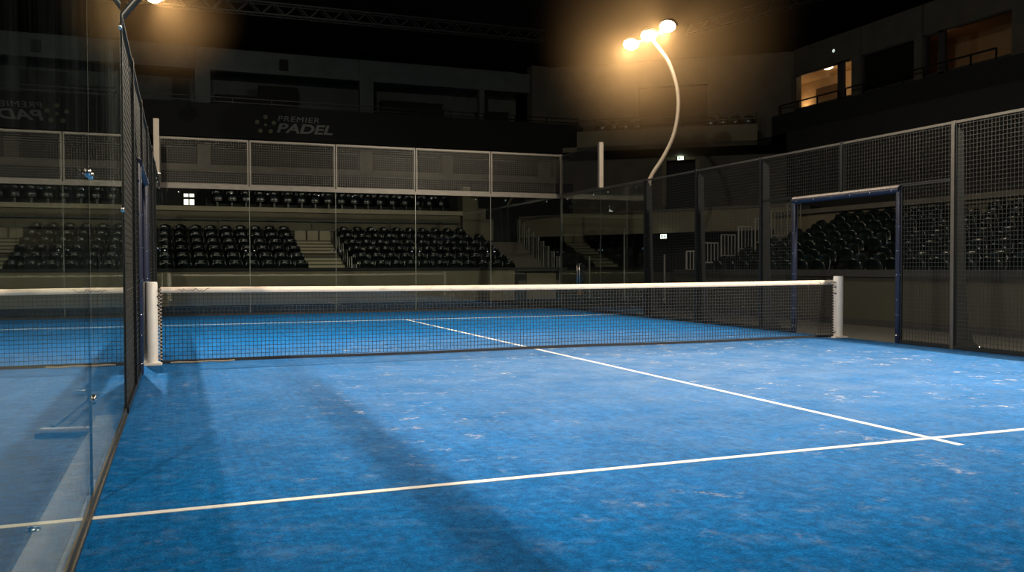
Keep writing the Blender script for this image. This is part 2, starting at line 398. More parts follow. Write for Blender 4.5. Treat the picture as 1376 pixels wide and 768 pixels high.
for x, s in ((XR, 'right'), (XL, 'left')):
    d0, d1 = DOOR[s]
    ys = YPOST if s == 'right' else [y for y in YPOST if y > -3] + [-3.95]
    for i, y in enumerate(ys):
        over = d0 < y < d1
        txt = near[i] if not (s == 'left' and i == 5) else 'at the near end, beside the big glass wall'
        fence_post(x, y, ZD + .02 if over else 0, 'steel post of the %s mesh fence, %s' % (s, txt), '%s fence posts' % s, M['frame'] if (s == 'right' and y < -1) else M['frame_dark'], fin=(y != -3.95))
    for i in range(len(ys) - 1):
        a1, a0 = ys[i] - .03, ys[i + 1] + .03
        cuts = []
        if a0 < d1 and a1 > d0:      # panel meets the doorway
            cuts.append((a0, a1, ZD + .06, 'above the doorway'))
            if a1 > d1: cuts.append((d1 + .05, a1, 0, 'strip beside the far doorway jamb'))
            if a0 < d0: cuts.append((a0, d0 - .05, 0, 'strip beside the near doorway jamb'))
        else: cuts.append((a0, a1, 0, 'full height'))
        for (p0, p1, z0, how) in cuts:
            ztop = H3 if z0 else (H3 if how == 'full height' else ZD + .055)
            bay = ['next to the far glass', 'second bay from the far glass', 'just beyond the doorway', 'just before the doorway', 'second bay before the doorway', 'third bay before the doorway'][i]
            lab = {'full height': 'full height wire mesh bay of the %s fence, %s' % (s, bay), 'above the doorway': 'wire mesh over the %s padded doorway, %s half' % (s, 'far' if i == 2 else 'near')}.get(how, 'narrow mesh %s of the %s fence' % (how, s))
            mesh_panel('x', p0, p1, z0 + (.0 if z0 else .005), ztop, x, lab,
                       '%s fence mesh panels' % s, M['wire_dark'], M['frame_dark'], top=.034 if ztop == H3 else .02, side=.02, bottom=.05 if not z0 else .02, topmat=M['frame'] if ztop == H3 else None, pitch=.056)
    # padded doorway frame
    root = empty('door_frame', (x, (d0 + d1) / 2, 0), label='navy padded doorway frame with pale scuffed top in the %s mesh fence' % s, cat='door frame', group='padded doorway frames')
    hw = (d1 - d0) / 2
    for e in (-1, 1):
        m = MB(); m.tube([(0, e * hw, .0), (0, e * hw, .02), (0, e * hw, ZD - .04), (0, e * hw, ZD)], [.035, .045, .045, .04], 14)
        j = m.build('jamb_padding', M['navy'], root)
        b = MB()
        for z in (.12, .42, .64, 1.0, 1.35, 1.7, 2.05):
            b.dome((-.044 if x > 0 else .044, e * hw - .008, z), .012, 8, 3, (-1 if x > 0 else 1, 0, 0), .5)
            b.dome((-.020 if x > 0 else .020, e * hw - .042, z), .011, 8, 3, (0, -1, 0), .5)
        b.build('snap_button', M['steel'], j)
    m = MB(); m.tube([(0, -hw - .03, ZD), (0, hw + .03, ZD)], .055, 14); hd = m.build('head_padding', M['navy'], root)
    b = MB(); b.tube([(0, -hw - .02, ZD + .020), (0, hw + .02, ZD + .020)], .046, 14); b.build('scuffed_top', M['scuff'], hd)
    b = MB()
    for i in range(6): b.dome((-.053 if x > 0 else .053, -hw + .1 + i * (2 * hw - .2) / 5, ZD - .012), .012, 8, 3, (-1 if x > 0 else 1, 0, 0), .5)
    b.build('snap_button', M['steel'], hd)

# near left glass wall
YG = [-3.98, -6.72, -9.3, -12.0]
for i in range(3):
    a1, a0 = YG[i], YG[i + 1]
    cl = [(a1 - .07, 1.58), (a0 + .07, 1.58), (a1 - .09, 2.95), (a0 + .07, 2.95), (a0 + .07, .5)]
    glass_panel('x', a0, a1, .05, H4 - .05, XL, 'tall clear glass pane of the near left wall, %s from the mesh fence' % ORD[i], 'near left glass panes', cl)
m = MB(); m.box(XL - .045, XL + .045, -12.0, -3.98, H4 - .06, H4 + .01)  # rail above the view, thickened to cast the shadow band on the court
tag(m.build('glass_rail', M['frame']), 'unseen top rail over the near left glass, sized for the court shadow band', 'rail')
m = MB(); m.box(XL - .022, XL + .012, -13.2, -3.98, 0, .055); m.box(XL + .012, XL + .022, -13.2, -3.98, 0, .02)
tag(m.build('base_rail', mat('bronze_channel', (.085, .075, .05), .4, .6)), 'brownish metal channel holding the near left glass wall at its foot', 'rail')
# floor bolt by the kerb
m = MB(); m.dome((XL - .20, -7.05, 0), .03, 10, 4, (0, 0, 1), .6); tag(m.build('floor_bolt', M['steel']), 'small steel floor bolt on the grey kerb outside the left glass', 'bolt')
# squeegee left lying outside the left glass
root = empty('floor_squeegee', (-5.33, -4.55, -.03), label='floor squeegee with pale blade lying outside the near left glass', cat='squeegee')
m = MB(); m.bar((-.17, .03, .045), (.17, -.045, .045), .07, .03); tag(m.build('blade_holder', M['post_tan'], root, bevel=.006), label='pale blade holder')
m = MB(); m.bar((-.20, -.005, .018), (.21, -.09, .018), .05, .034); m.build('rubber_blade', M['navy'], root)
m = MB(); m.tube([(-.10, .03, .06), (-.03, .7, .07), (.02, 1.40, .08)], .013, 8); m.build('handle', M['navy'], root)
# pull handle on the right glass near the far corner
root = empty('pull_handle', (XR - .012, 9.35, .42), label='twin bar steel pull handle with brass plate on the right glass near the far corner', cat='handle')
for e in (-.07, .07):
    m = MB(); m.tube([(0, e, .12), (-.05, e, .14), (-.05, e, .78), (0, e, .80)], .014, 8); m.build('bar', M['steel'], root)
box(-.012, 0, -.10, .10, 0, .20).build('mounting_plate', M['brass'], root)

# ------------------------------------------------------------------ floodlight poles
WARM = (1.0, .84, .62)
def smooth(pts, n=8):
    out = []
    P = [Vector(p) for p in pts]
    for i in range(len(P) - 1):
        a, b, c, d = P[max(i-1, 0)], P[i], P[i+1], P[min(i+2, len(P)-1)]
        for k in range(n):
            t = k / n
            out.append(.5 * ((2*b) + (c - a)*t + (2*a - 5*b + 4*c - d)*t*t + (-a + 3*b - 3*c + d)*t**3))
    out.append(P[-1]); return out
def light(name, kind, energy, loc, aim=None, col=WARM, **kw):
    l = bpy.data.lights.new(name, kind); l.energy = energy; l.color = col
    for k_, v in kw.items(): setattr(l, k_, v)
    o = bpy.data.objects.new(name, l); COL.objects.link(o); o.location = loc
    if aim is not None: o.rotation_euler = (Vector(aim) - Vector(loc)).to_track_quat('-Z', 'Y').to_euler()
    return o
def lamp_row(root, org, hx, z, spread, aim, spot, omni, col, size, blend):
    """crossbar heads: each a lamp_head with its lens, plus the light each gives"""
    org = Vector(org); aimv = Vector(aim); heads = (-1, 0, 1)
    for e in heads:
        c = Vector((hx, e * spread, z)); d = (aimv - (c + org)).normalized(); q = d.to_track_quat('-Z', 'Y').to_matrix()
        h = MB(); n = 20
        ring = lambda r1, r2, zz: [c + q @ Vector((r1 * math.cos(2*math.pi*k_/n), r2 * math.sin(2*math.pi*k_/n), zz)) for k_ in range(n)]
        vs = ring(.20, .14, -.05) + ring(.19, .135, .05) + ring(.12, .08, .13)
        h.add(vs, [(g*n + k_, g*n + (k_+1) % n, (g+1)*n + (k_+1) % n, (g+1)*n + k_) for g in (0, 1) for k_ in range(n)] + [tuple(range(2*n, 3*n))])
        hd = h.build('lamp_head', M['head'], root)
        ln = MB(); ln.add(ring(.192, .135, -.046), [tuple(range(n))]); ln.build('lens', M['lens'], hd)
        light('flood_spot', 'SPOT', spot / 3, c + org + d * .12, aim, col=col, spot_size=math.radians(size), spot_blend=blend, shadow_soft_size=.05)
    if omni:
        c = org + Vector((hx, 0, z)); light('flood_spill', 'POINT', omni, c + Vector((.05, -.5, -.12)), shadow_soft_size=.10)
NEUT = (1, .875, .70)
def flood_pole(x, y, side, label, spread, spot, omni, aim, z=6.35, col=NEUT, size=112, blend=1.0, thick=.044, pm='pole'):
    root = empty('floodlight_pole', (x, y, 0), label=label, cat='floodlight', group='court floodlight poles')
    s = side; m = MB()
    pts = smooth([(0, 0, .0), (0, 0, 1.5), (0, 0, 2.9), (.05*s, 0, 3.18), (.36*s, 0, 3.62), (.63*s, 0, 4.14), (.75*s, 0, 4.73), (.71*s, 0, 5.24), (.52*s, 0, 5.73), (.29*s, 0, 6.02), (.04*s, 0, 6.26)])
    m.tube(pts, thick, 12); m.build('curved_pole', M[pm], root)
    box(-.055, .10, -.07, .10, -.03, -.01).build('base_plate', M['head'], root)
    m = MB(); m.bar((.08*s, -spread - .2, z - .02), (.08*s, spread + .2, z - .02), .06); m.build('crossbar', M['head'], root)
    lamp_row(root, (x, y, 0), 0, z, spread, aim, spot, omni, col, size, blend)
def hung_flood(x, y, z, label, spread, spot, omni, aim, col=NEUT, size=112, blend=1.0):
    root = empty('hanging_floodlight', (x, y, 13.2), label=label, cat='floodlight', group='floodlights hung from the roof')
    for e in (-1, 1):
        m = MB(); m.tube([(0, e * spread * .6, 0), (0, e * spread * .6, z - 13.2 + .1)], .02, 8); m.build('drop_rod', M['head'], root)
    m = MB(); m.bar((0, -spread - .2, z - 13.2 + .12), (0, spread + .2, z - 13.2 + .12), .06); m.build('crossbar', M['head'], root)
    lamp_row(root, (x, y, 13.2), 0, z - 13.2, spread, aim, spot, omni, col, size, blend)
flood_pole(5.36, 6.05, 1, 'tall curved floodlight pole with three glowing lamps rising behind the right fence', .82, 2600, 340, (-1, 2.5, 0), col=WARM)
flood_pole(-5.0 - .12, -3.2, 1, 'floodlight pole at the left fence, only a leaning bit of it visible', .5, 200, 0, (-1, 3, 0), thick=.032, pm='frame_dark')
flood_pole(-5.86, -9.2, -1, 'unseen floodlight pole added outside the near left glass wall', .10, 6300, 0, (-1, .5, 0), size=124)  # added out of view to light the court and throw the rail's shadow
flood_pole(5.75, -8.2, 1, 'unseen floodlight pole added outside the near right fence', .82, 6300, 0, (.5, -1.0, 0), size=124)  # added out of view to light the net and near court
hung_flood(-5.0, 7.3, 6.60, 'floodlight hung from the roof, its glow at the top edge over the left fence', .45, 1100, 120, (-.5, 4, 0), col=WARM)
hung_flood(-5.87, 5.2, 7.5, 'unseen floodlight row added high outside the left fence', .10, 5600, 0, (-1.8, -2, 0), size=92)  # added out of view to throw the fence's shadow strip

# scattering spheres added around the lit lamps to imitate lens bloom
def bloom_mat(k_, R):
    m = bpy.data.materials.new('lamp_bloom'); m.use_nodes = True; nt = m.node_tree; N = nt.nodes; L = nt.links
    N.remove(N['Principled BSDF']); vs = N.new('ShaderNodeVolumeScatter'); vs.inputs['Color'].default_value = (1, .62, .29, 1)
    tc = N.new('ShaderNodeTexCoord'); ln = N.new('ShaderNodeVectorMath'); ln.operation = 'LENGTH'; L.new(tc.outputs['Object'], ln.inputs[0])
    def mt(op, a, b):
        x = N.new('ShaderNodeMath'); x.operation = op; x.use_clamp = False
        for i, v in enumerate((a, b)):
            if isinstance(v, (int, float)): x.inputs[i].default_value = v
            else: L.new(v, x.inputs[i])
        return x.outputs[0]
    r = ln.outputs['Value']
    fade = mt('MAXIMUM', mt('SUBTRACT', 1.0, mt('DIVIDE', r, R)), 0.0)
    core = mt('MINIMUM', mt('MULTIPLY', r, .4), 1.0)
    L.new(mt('MULTIPLY', mt('MULTIPLY', mt('MULTIPLY', fade, fade), core), k_), vs.inputs['Density']); L.new(vs.outputs[0], N['Material Output'].inputs['Volume'])
    return m
for (c, R, kk) in (((5.75, 5.9, 6.45), 3.2, .22), ((-5.0, 7.3, 6.35), 1.9, .2)):
    m = MB(); n = 24; rows = 12; vs = [(0, 0, R)]; fs = []
    for i in range(1, rows):
        t = math.pi * i / rows
        vs += [(R * math.sin(t) * math.cos(2*math.pi*k_/n), R * math.sin(t) * math.sin(2*math.pi*k_/n), R * math.cos(t)) for k_ in range(n)]
    vs.append((0, 0, -R))
    for k_ in range(n):
        fs.append((0, 1 + k_, 1 + (k_ + 1) % n)); fs.append((len(vs) - 1, 1 + (rows-2)*n + (k_+1) % n, 1 + (rows-2)*n + k_))
        for i in range(rows - 2): fs.append((1 + i*n + k_, 1 + (i+1)*n + k_, 1 + (i+1)*n + (k_+1) % n, 1 + i*n + (k_+1) % n))
    m.add(vs, fs); o = m.build('bloom_volume', bloom_mat(kk, R), loc=c)
    tag(o, 'golden glow volume added around the %s lamps to imitate bloom' % ('right' if c[0] > 0 else 'left'), 'bloom_volume', kind='stuff')

# ------------------------------------------------------------------ arena shell
struct(box(-24, 30, -20, 40, 13.2, 13.6), 'ceiling', M['ceil'])
struct(box(-24.4, -24, -20, 40, -.4, 13.6), 'wall_left', M['dark'])
struct(box(-24, 30, -20.4, -20, -.4, 13.6), 'wall_near', M['dark'])
struct(box(29.6, 30, -20, 40, -.4, 13.6), 'wall_right', M['dark'])
struct(box(-24, 30, 40, 40.4, -.4, 13.6), 'wall_far', M['dark'])

# --- seat prototype (faces -y)
def make_seat():
    root = empty('stadium_seat')
    def shell(name, w, h, t, bow, mt, top_r, place):
        m = MB(); nu, nv = 8, 7; fr = []; bk = []
        for j in range(nv + 1):
            for i in range(nu + 1):
                u = i / nu * 2 - 1; v = j / nv
                ww = w / 2 * (1 - top_r * max(0, v - .55) ** 2 * 3.2)
                x = u * ww; z = v * h - (.04 * u * u if j == nv else 0); y = bow * (u * u) * -1 + .03 * math.sin(math.pi * v)
                fr.append(place(x, y, z)); bk.append(place(x, y + t, z))
        W = nu + 1; n = len(fr); fs = []
        for j in range(nv):
            for i in range(nu):
                a = j * W + i; fs.append((a, a + 1, a + W + 1, a + W)); fs.append((n + a, n + a + W, n + a + W + 1, n + a + 1))
        loop = [i for i in range(W)] + [j * W + nu for j in range(1, nv + 1)] + [nv * W + i for i in range(nu - 1, -1, -1)] + [j * W for j in range(nv - 1, 0, -1)]
        for a, b in zip(loop, loop[1:] + loop[:1]): fs.append((a, n + a, n + b, b))
        m.add(fr + bk, fs, True); return m.build(name, mt, root)
    ca, sa = math.cos(.20), math.sin(.20)
    shell('backrest', .45, .44, .022, .05, M['seat'], .55, lambda x, y, z: (x, .30 + y * ca + z * sa, .36 + z * ca))
    cb, sb = math.cos(-.22), math.sin(-.22)
    shell('seat_pan', .42, .36, .035, -.035, M['seat'], .5, lambda x, y, z: (x, .17 - .03 + y - z * .10, .33 + z * .96))
    m = MB(); m.box(-.03, .03, .22, .36, 0, .36); m.box(-.12, .12, .20, .38, 0, .012); m.bar((0, .2, .34), (0, .34, .40), .05, .04); m.build('bracket', M['seat2'], root)
    return root
PROTO = make_seat(); first = [True]
def seat(x, y, z, rz, label, group):
    if first[0]: o = PROTO; first[0] = False
    else: o = copy_tree(PROTO)
    o.location = (x, y, z); o.rotation_euler = (0, 0, rz)
    tag(o, label, 'seat', group)

# --- far stand: front wall at y 16.5, six rows, rise .25, run .8
FY, FZ, RUN, RISE, NR = 16.9, .62, .80, .25, 6
m = MB()
m.box(-14, 6.1, 16.45, 16.6, 0, 1.02); struct(m, 'wall_far_front', M['wallc'])
m = MB(); m.box(-14, 8.05, 16.42, 16.62, 1.02, 1.12); struct(m, 'trim_1', M['dark'])
m = MB()
for i in range(NR): m.box(-14, 6.1, FY - .25 + RUN * i, FY + RUN * (i + 1) + (.5 if i == NR - 1 else -.25), 0, FZ + RISE * i)
struct(m, 'far_terrace', M['dark'])
# aisle steps between the blocks
m = MB()
for i in range(NR * 2):
    y0 = FY - .22 + RUN / 2 * i; zt = FZ + .14 + RISE / 2 * i
    m.box(-.62, .66, y0, y0 + RUN / 2 + .02, FZ + RISE * (i // 2) - .02, zt)
tag(m.build('aisle_steps', striped_step_mat()), 'pale concrete aisle steps climbing between the two seat blocks of the far stand', 'steps')
for i, yy in enumerate((FY + RUN * 5 + .1,)):
    for j in range(3):
        m = MB(); xx = -.62 + j * .45; m.box(xx, xx + .40, yy + .34, yy + .38, FZ + RISE * 5 + .16, FZ + RISE * 5 + .62); tag(m.build('step_panel', M['step'], bevel=.02), 'small pale panel at the top of the far aisle steps, %s from left' % ORD[j], 'panel', 'panels above the far aisle steps')
# stepped handrail right of the aisle
m = MB()
for i in range(5):
    y0 = FY + .1 + RUN * i; z0 = FZ + RISE * i
    m.tube([(.80, y0, z0), (.80, y0, z0 + .62), (.80, y0 + .42, z0 + .62), (.80, y0 + .42, z0 + .2)], .018, 6)
tag(m.build('handrail', M['rail']), 'stepped grey handrail hoops at the right of the far aisle steps', 'handrail')
nleft, nright = 12, 11
for r in range(NR):
    rowt = 'front row' if r == 0 else ('top row' if r == NR - 1 else ORD[r] + ' row')
    y = FY + RUN * r; z = FZ + RISE * r
    off = -.02 * r
    for k_ in range(nleft):
        seat(-.92 - .5 * k_ + off, y, z, 0, 'dark tip-up seat, %s of far stand, %s left of aisle steps' % (rowt, ORD[k_]), 'tip-up seats in the left far block')
    for k_ in range(nright):
        if r == NR - 1 and k_ > 9: continue
        seat(1.16 + .5 * k_, y, z, 0, 'dark tip-up seat, %s of far stand, %s right of aisle steps' % (rowt, ORD[k_]), 'tip-up seats in the right far block')
# concourse wall, cap, walkway rails
m = MB(); m.box(-14, 5.85, 21.75, 21.95, 1.6, 3.17); struct(m, 'wall_concourse', M['wallc'])
m = MB(); m.box(-14, 5.9, 21.6, 22.0, 3.17, 3.33); struct(m, 'trim_2', M['step'])
m = MB()
for z in (2.52, 2.86): m.bar((-14, 21.55, z), (5.8, 21.55, z), .05)
for x in (-9.6, -6.4, -3.2, -.0 + .1, 3.0, 5.7): m.bar((x, 21.55, 1.86), (x, 21.55, 2.9), .04)
tag(m.build('walkway_railing', M['frame_dark']), 'dark two bar railing along the beige wall behind the far seats', 'railing')
# stairs and vomitory at the right end of the far stand
m = MB()
for i in range(10): m.box(6.2, 8.0, FY + .1 + .40 * i, 22.6, .5 + .16 * i, .66 + .16 * i)
struct(m, 'far_stair', M['concrete'])
m = MB(); m.box(6.1, 6.24, 16.45, 21.9, 0, 1.0); m.box(6.24, 8.05, 17.05, 17.15, 0, 1.0); struct(m, 'vomitory_shell', M['dark'])
m = MB(); m.box(6.75, 7.85, 16.95, 17.04, .0, .93); tag(m.build('vomitory_door', M['wallc']), 'dim grey door panel in the opening below the far stair', 'door')
m = MB()
for i in range(9):
    y0 = 17.0 + .48 * i; zb = .55 + .19 * i
    m.bar((8.02, y0, zb), (8.02, y0, zb + .95), .035)
    m.bar((8.02, y0 + .13, zb), (8.02, y0 + .13, zb + .95), .02); m.bar((8.02, y0 + .26, zb), (8.02, y0 + .26, zb + .95), .02)
    m.bar((8.02, y0, zb + .95), (8.02, y0 + .42, zb + .95), .03); m.bar((8.02, y0, zb), (8.02, y0 + .42, zb), .03)
tag(m.build('stair_balustrade', M['rail']), 'stepped grey balustrade climbing beside the stair in the far right corner', 'balustrade')
# blocky stepped wall ends beside the corner stair
m = MB()
for i in range(4): m.box(5.9 + .32 * i, 6.22 + .32 * i + .001, 21.6, 22.3, 2.2, 4.3 - .42 * i)
struct(m, 'wall_stair_cheek', M['wallc'])

# --- upper tier on the far side
m = MB(); m.box(-14, 13, 26.0, 26.3, 2.5, 5.02); struct(m, 'wall_tier_back', M['dark'])
m = MB(); m.box(-14, 13, 25.9, 26.3, 5.02, 5.28); struct(m, 'trim_3', M['concrete'])
m = MB()
m.box(-14, 8.3, 22.0, 22.9, 0, 3.0); m.box(-14, 8.3, 22.9, 23.8, 0, 3.3); m.box(-3.55, 8.3, 23.8, 24.7, 0, 3.6); m.box(-3.55, 8.3, 24.7, 26.0, 0, 3.9); m.box(-14, -3.55, 23.8, 26.0, 0, 3.3)
struct(m, 'upper_terrace', M['dark'])
for r, (y, z) in enumerate(((22.3, 3.0), (23.2, 3.3), (24.1, 3.6))):
    if r == 0: continue
    for k_ in range(18):
        x = -3.2 + .52 * k_
        seat(x, y, z, 0, 'dark tip-up seat on upper far tier, %s row above ledge, %s from left' % (ORD[r], ORD[k_]), 'upper tier seats')
for i, x in enumerate((-10.4, -3.6, 3.0, 6.6, 12.0)):
    m = MB(); m.box(x - .25, x + .25, 26.0, 26.4, 5.28, 6.6)
    tag(m.build('pillar', M['concrete']), kind='structure')
# lit four-pane window at the left of the upper tier
wz0, wz1, wx0, wx1 = 3.66, 4.10, -4.37, -3.98
m = MB(); m.box(wx0 - .05, wx1 + .05, 25.93, 26.0, wz0 - .05, wz1 + .05); wn = struct(m, 'window_1', M['dark'])
for (a, b, c, d) in ((wx0, wx0 + .175, wz0, wz0 + .22), (wx1 - .175, wx1, wz0, wz0 + .22), (wx0, wx0 + .175, wz0 + .31, wz1), (wx1 - .175, wx1, wz0 + .31, wz1)):
    box(a, b, 25.915, 25.93, c, d).build('lit_pane', M['pane'], wn)
# balcony slab with the black banner
m = MB(); m.box(-16, 12.3, 24.05, 27.0, 6.12, 6.9); struct(m, 'balcony_slab', M['dark'])
bn = tag(box(-16, 12.3, 24.0, 24.05, 6.12, 7.42).build('banner', M['black']), 'long black cloth banner with grey lettering on the far upper balcony front', 'banner')
m = MB()
for z in (7.55, 7.72): m.bar((-16, 24.3, z), (12.2, 24.3, z), .035)
for i in range(20): m.bar((-15.8 + 1.47 * i, 24.3, 6.9), (-15.8 + 1.47 * i, 24.3, 7.72), .03)
tag(m.build('balcony_railing', M['frame_dark']), 'dark thin railing on top of the far black banner', 'railing')
def text(s, x, y, z, size, rot, mt, parent, name, shear=0, width=None, bold=0, ext=.004, spacing=1.0):
    cu = bpy.data.curves.new(name, 'FONT'); cu.body = s; cu.size = size; cu.shear = shear; cu.offset = bold; cu.extrude = ext; cu.space_character = spacing
    o = bpy.data.objects.new(name, cu); COL.objects.link(o); bpy.context.view_layer.update()
    dg = bpy.context.evaluated_depsgraph_get(); me = bpy.data.meshes.new_from_object(o.evaluated_get(dg)); bpy.data.objects.remove(o)
    xs = [v.co.x for v in me.vertices]; x0, x1 = min(xs), max(xs); k_ = width / (x1 - x0) if width else 1
    for v in me.vertices: v.co.x = (v.co.x - x0) * k_
    me.materials.clear(); me.materials.append(mt)
    o = bpy.data.objects.new(name, me); COL.objects.link(o); o.location = (x, y, z); o.rotation_euler = rot; o.parent = parent
    return o
RX = (math.pi / 2, 0, 0)
tag(text('PREMIER', -.90, 23.995, 6.87, .30, RX, M['logo'], bn, 'small_lettering', .12, 1.60, .0, spacing=1.1), label='grey word PREMIER')
tag(text('PADEL', -.95, 23.995, 6.44, .50, RX, M['logo'], bn, 'large_lettering', .22, 2.18, .014), label='bold slanted grey word PADEL')
lc = (-1.37, 6.70)
for i in range(6):
    a = math.pi / 2 + 2 * math.pi * i / 5; rr = .30 if i < 5 else 0; r0 = .082 if i < 5 else .055
    m = MB(); cx, cz = lc[0] + rr * 1.1 * math.cos(a), lc[1] + rr * math.sin(a)
    m.tube([(cx, 24.0, cz), (cx, 23.99, cz)], r0, 16); m.build('logo_dot', M['logo_dot'], bn)

# --- far upper boxes
m = MB(); m.box(-16, 11.5, 27.0, 27.3, 9.32, 10.2); struct(m, 'fascia_far', M['cool'])
m = MB(); m.box(-16, 11.5, 30.2, 30.5, 6.5, 11); struct(m, 'wall_suite_far', M['cool'])
m = MB(); m.box(-16, 11.5, 27.0, 30.2, 6.7, 7.75); struct(m, 'suite_floor_far', M['dark'])
for x0, x1 in ((-10.6, -10.0), (-3.89, -3.29), (2.9, 3.5), (8.43, 8.67)):
    m = MB(); m.box(x0, x1, 26.9, 27.25, 7.0, 10.2 if x1 - x0 > .3 else 9.32); tag(m.build('pillar', M['cool']), kind='structure')
m = MB(); m.box(10.95, 11.75, 26.7, 27.3, 7.0, 10.55); tag(m.build('pillar', M['concrete']), kind='structure')
m = MB(); m.box(-1.25, .45, 28.4, 28.7, 7.6, 9.1); tag(m.build('display_screen', M['black']), 'large black screen standing in the far upper gallery behind the banner', 'screen')
m = MB(); m.box(-.5, -.15, 26.85, 27.0, 9.5, 9.95); tag(m.build('loudspeaker', M['black']), 'small black loudspeaker hung on the far gallery beam', 'loudspeaker')
for (x0, x1, z1, lab) in ((-3.0, -1.4, 8.5, 'low dark counter in the far gallery left of the black screen'), (4.2, 7.0, 8.7, 'wide dark counter block in the far gallery right of the second pillar'), (8.9, 10.3, 8.5, 'dark counter block in the far gallery beside the corner pillar')):
    m = MB(); m.box(x0, x1, 28.2, 28.9, 7.7, z1); m.box(x0 - .06, x1 + .06, 28.15, 28.95, z1, z1 + .06); tag(m.build('counter', M['black']), lab, 'counter')

# --- chamfered corner: upper wall, balcony, parapet
def slab(A, B, th, z0, z1, mb=None):
    """vertical slab from A to B (xy), th thick outward (away from the court)"""
    A = Vector((*A, 0)); B = Vector((*B, 0)); t = (B - A).normalized(); n = Vector((-t.y, t.x, 0))
    if n.dot(Vector((0, 0, 0)) - A) > 0: n = -n
    mb = mb or MB(); e = n * th
    mb.prism([A + Vector((0, 0, z0)), B + Vector((0, 0, z0)), B + e + Vector((0, 0, z0)), A + e + Vector((0, 0, z0))][::-1], 0, (0, 0, z1 - z0))
    return mb
CA, CB = Vector((11.4, 27.0)), Vector((20.6, 20.1)); CT = (CB - CA).normalized(); CN = Vector((CT.y, -CT.x))   # CN points to the court
if CN.dot(-CA) < 0: CN = -CN
L_ = (CB - CA).length
def cp(s, off=0): p = CA + CT * (s * L_) + CN * off; return (p.x, p.y)
m = MB()
s0, s1 = .412, .680
slab(cp(0), cp(s0), .3, 3.0, 10.5, m); slab(cp(s1), cp(1.0), .3, 3.0, 10.5, m); slab(cp(s0), cp(s1), .3, 9.32, 10.5, m)
slab(cp(s0), cp(.52), .3, 3.0, 7.5, m); slab(cp(.637), cp(s1), .3, 3.0, 7.5, m); slab(cp(.52), cp(.637), .3, 5.95, 7.5, m)
struct(m, 'wall_corner', M['concrete'])
m = slab(cp(s0 - .03, -.9), cp(s1 + .03, -.9), .1, 3.0, 9.6); struct(m, 'wall_corner_recess', M['dark'])
m = slab(cp(.575, -.5), cp(s1 - .02, -.5), .06, 7.5, 8.45); tag(m.build('glazed_screen', M['dark']), 'dim glazed balustrade at the right of the corner recess', 'screen')
m = MB(); slab(cp(.505, .03), cp(.522, .03), .08, 3.9, 6.05, m); slab(cp(.635, .03), cp(.652, .03), .08, 3.9, 6.05, m); slab(cp(.505, .03), cp(.652, .03), .08, 5.95, 6.1, m)
tag(m.build('door_1', M['wallc']), kind='structure')
m = MB(); slab(cp(.16, 3.0), cp(.87, 3.0), 2.9, 6.10, 6.3, m); slab(cp(.215, 3.0), cp(.87, 3.0), .15, 6.10, 6.97, m)
struct(m, 'balcony_corner', M['wallc'])
m = MB()
pA, pB = cp(.22, 2.95), cp(.865, 2.95)
for z in (7.2, 7.45): m.bar((*pA, z), (*pB, z), .03)
for i in range(11):
    q = Vector(pA).lerp(Vector(pB), i / 10); m.bar((*q, 6.95), (*q, 7.45), .025)
tag(m.build('balcony_railing', M['frame_dark']), 'thin railing on top of the pale corner balcony front', 'railing')
rzc = math.atan2(-CN.y, -CN.x) - math.pi / 2
for nme, s_, n_ in (('left end of the corner balcony', .285, 4), ('right end of the corner balcony', .70, 4)):
    for k_ in range(n_):
        q = cp(s_ + .046 * k_, 1.9); seat(q[0], q[1], 6.78, rzc, 'dark seat at the %s, %s from its left' % (nme, ORD[k_]), 'corner balcony seats')
    q0, q1 = cp(s_ - .03, 2.3), cp(s_ + .046 * n_, 2.3); m = slab(q0, q1, 1.0, 6.3, 6.77); struct(m, 'balcony_step', M['dark'])
# lower parapet of the corner
PA, PB = (8.3, 21.6), (13.9, 11.8)
m = slab(PA, PB, .35, 2.33, 3.08); struct(m, 'wall_parapet', M['wallc'])
m = slab((8.25, 21.55), (13.85, 11.75), .5, 3.08, 3.16); struct(m, 'trim_4', M['concrete'])
m = slab((10.6, 23.4), (16.2, 13.6), .3, 0, 3.1); struct(m, 'wall_vomitory', M['dark'])
m = slab((8.3, 21.6), (14.2, 11.3), 3.5, 2.9, 3.06); struct(m, 'tier_slab', M['dark'])
m = slab((9.0, 17.0), (9.5, 9.6), .12, 0, .95); struct(m, 'wall_corner_low', mat('dim_panel', (.035, .035, .028), .8))
m = MB()
for i in range(3): q = Vector((9.0, 16.6)).lerp(Vector((9.3, 12.0)), i / 2); m.bar((*q, 0), (*q, 1.5 + .9 * (i == 1)), .04)
tag(m.build('rope_stand', M['rail']), 'row of thin grey poles beyond the right glass near the far corner', 'pole')

# exit signs
def exit_sign(loc, rz, w_, h_, label):
    root = empty('exit_sign', loc, rz, label, 'exit sign', 'lit exit signs')
    box(-w_/2 - .02, w_/2 + .02, 0, .06, -h_/2 - .02, h_/2 + .02).build('housing', M['head'], root)
    box(-w_/2, w_/2, -.006, 0, -h_/2, h_/2).build('lit_face', M['exit'], root)
    m = MB()   # running figure and arrow
    u = h_ / 10
    m.box(-w_*.36, -w_*.16, -.010, -.006, -h_*.36, h_*.36)
    m.bar((w_*.02, -.008, 0), (w_*.30, -.008, 0), .004, u*1.3); m.bar((w_*.18, -.008, h_*.24), (w_*.34, -.008, 0), .004, u*1.2); m.bar((w_*.18, -.008, -h_*.24), (w_*.34, -.008, 0), .004, u*1.2)
    m.build('pictogram', M['exit_dark'], root)
    light('exit_glow', 'POINT', 1.6, Vector(loc) + Matrix.Rotation(rz, 3, 'Z') @ Vector((0, -.2, 0)), col=(.8, 1, .7), shadow_soft_size=.1)
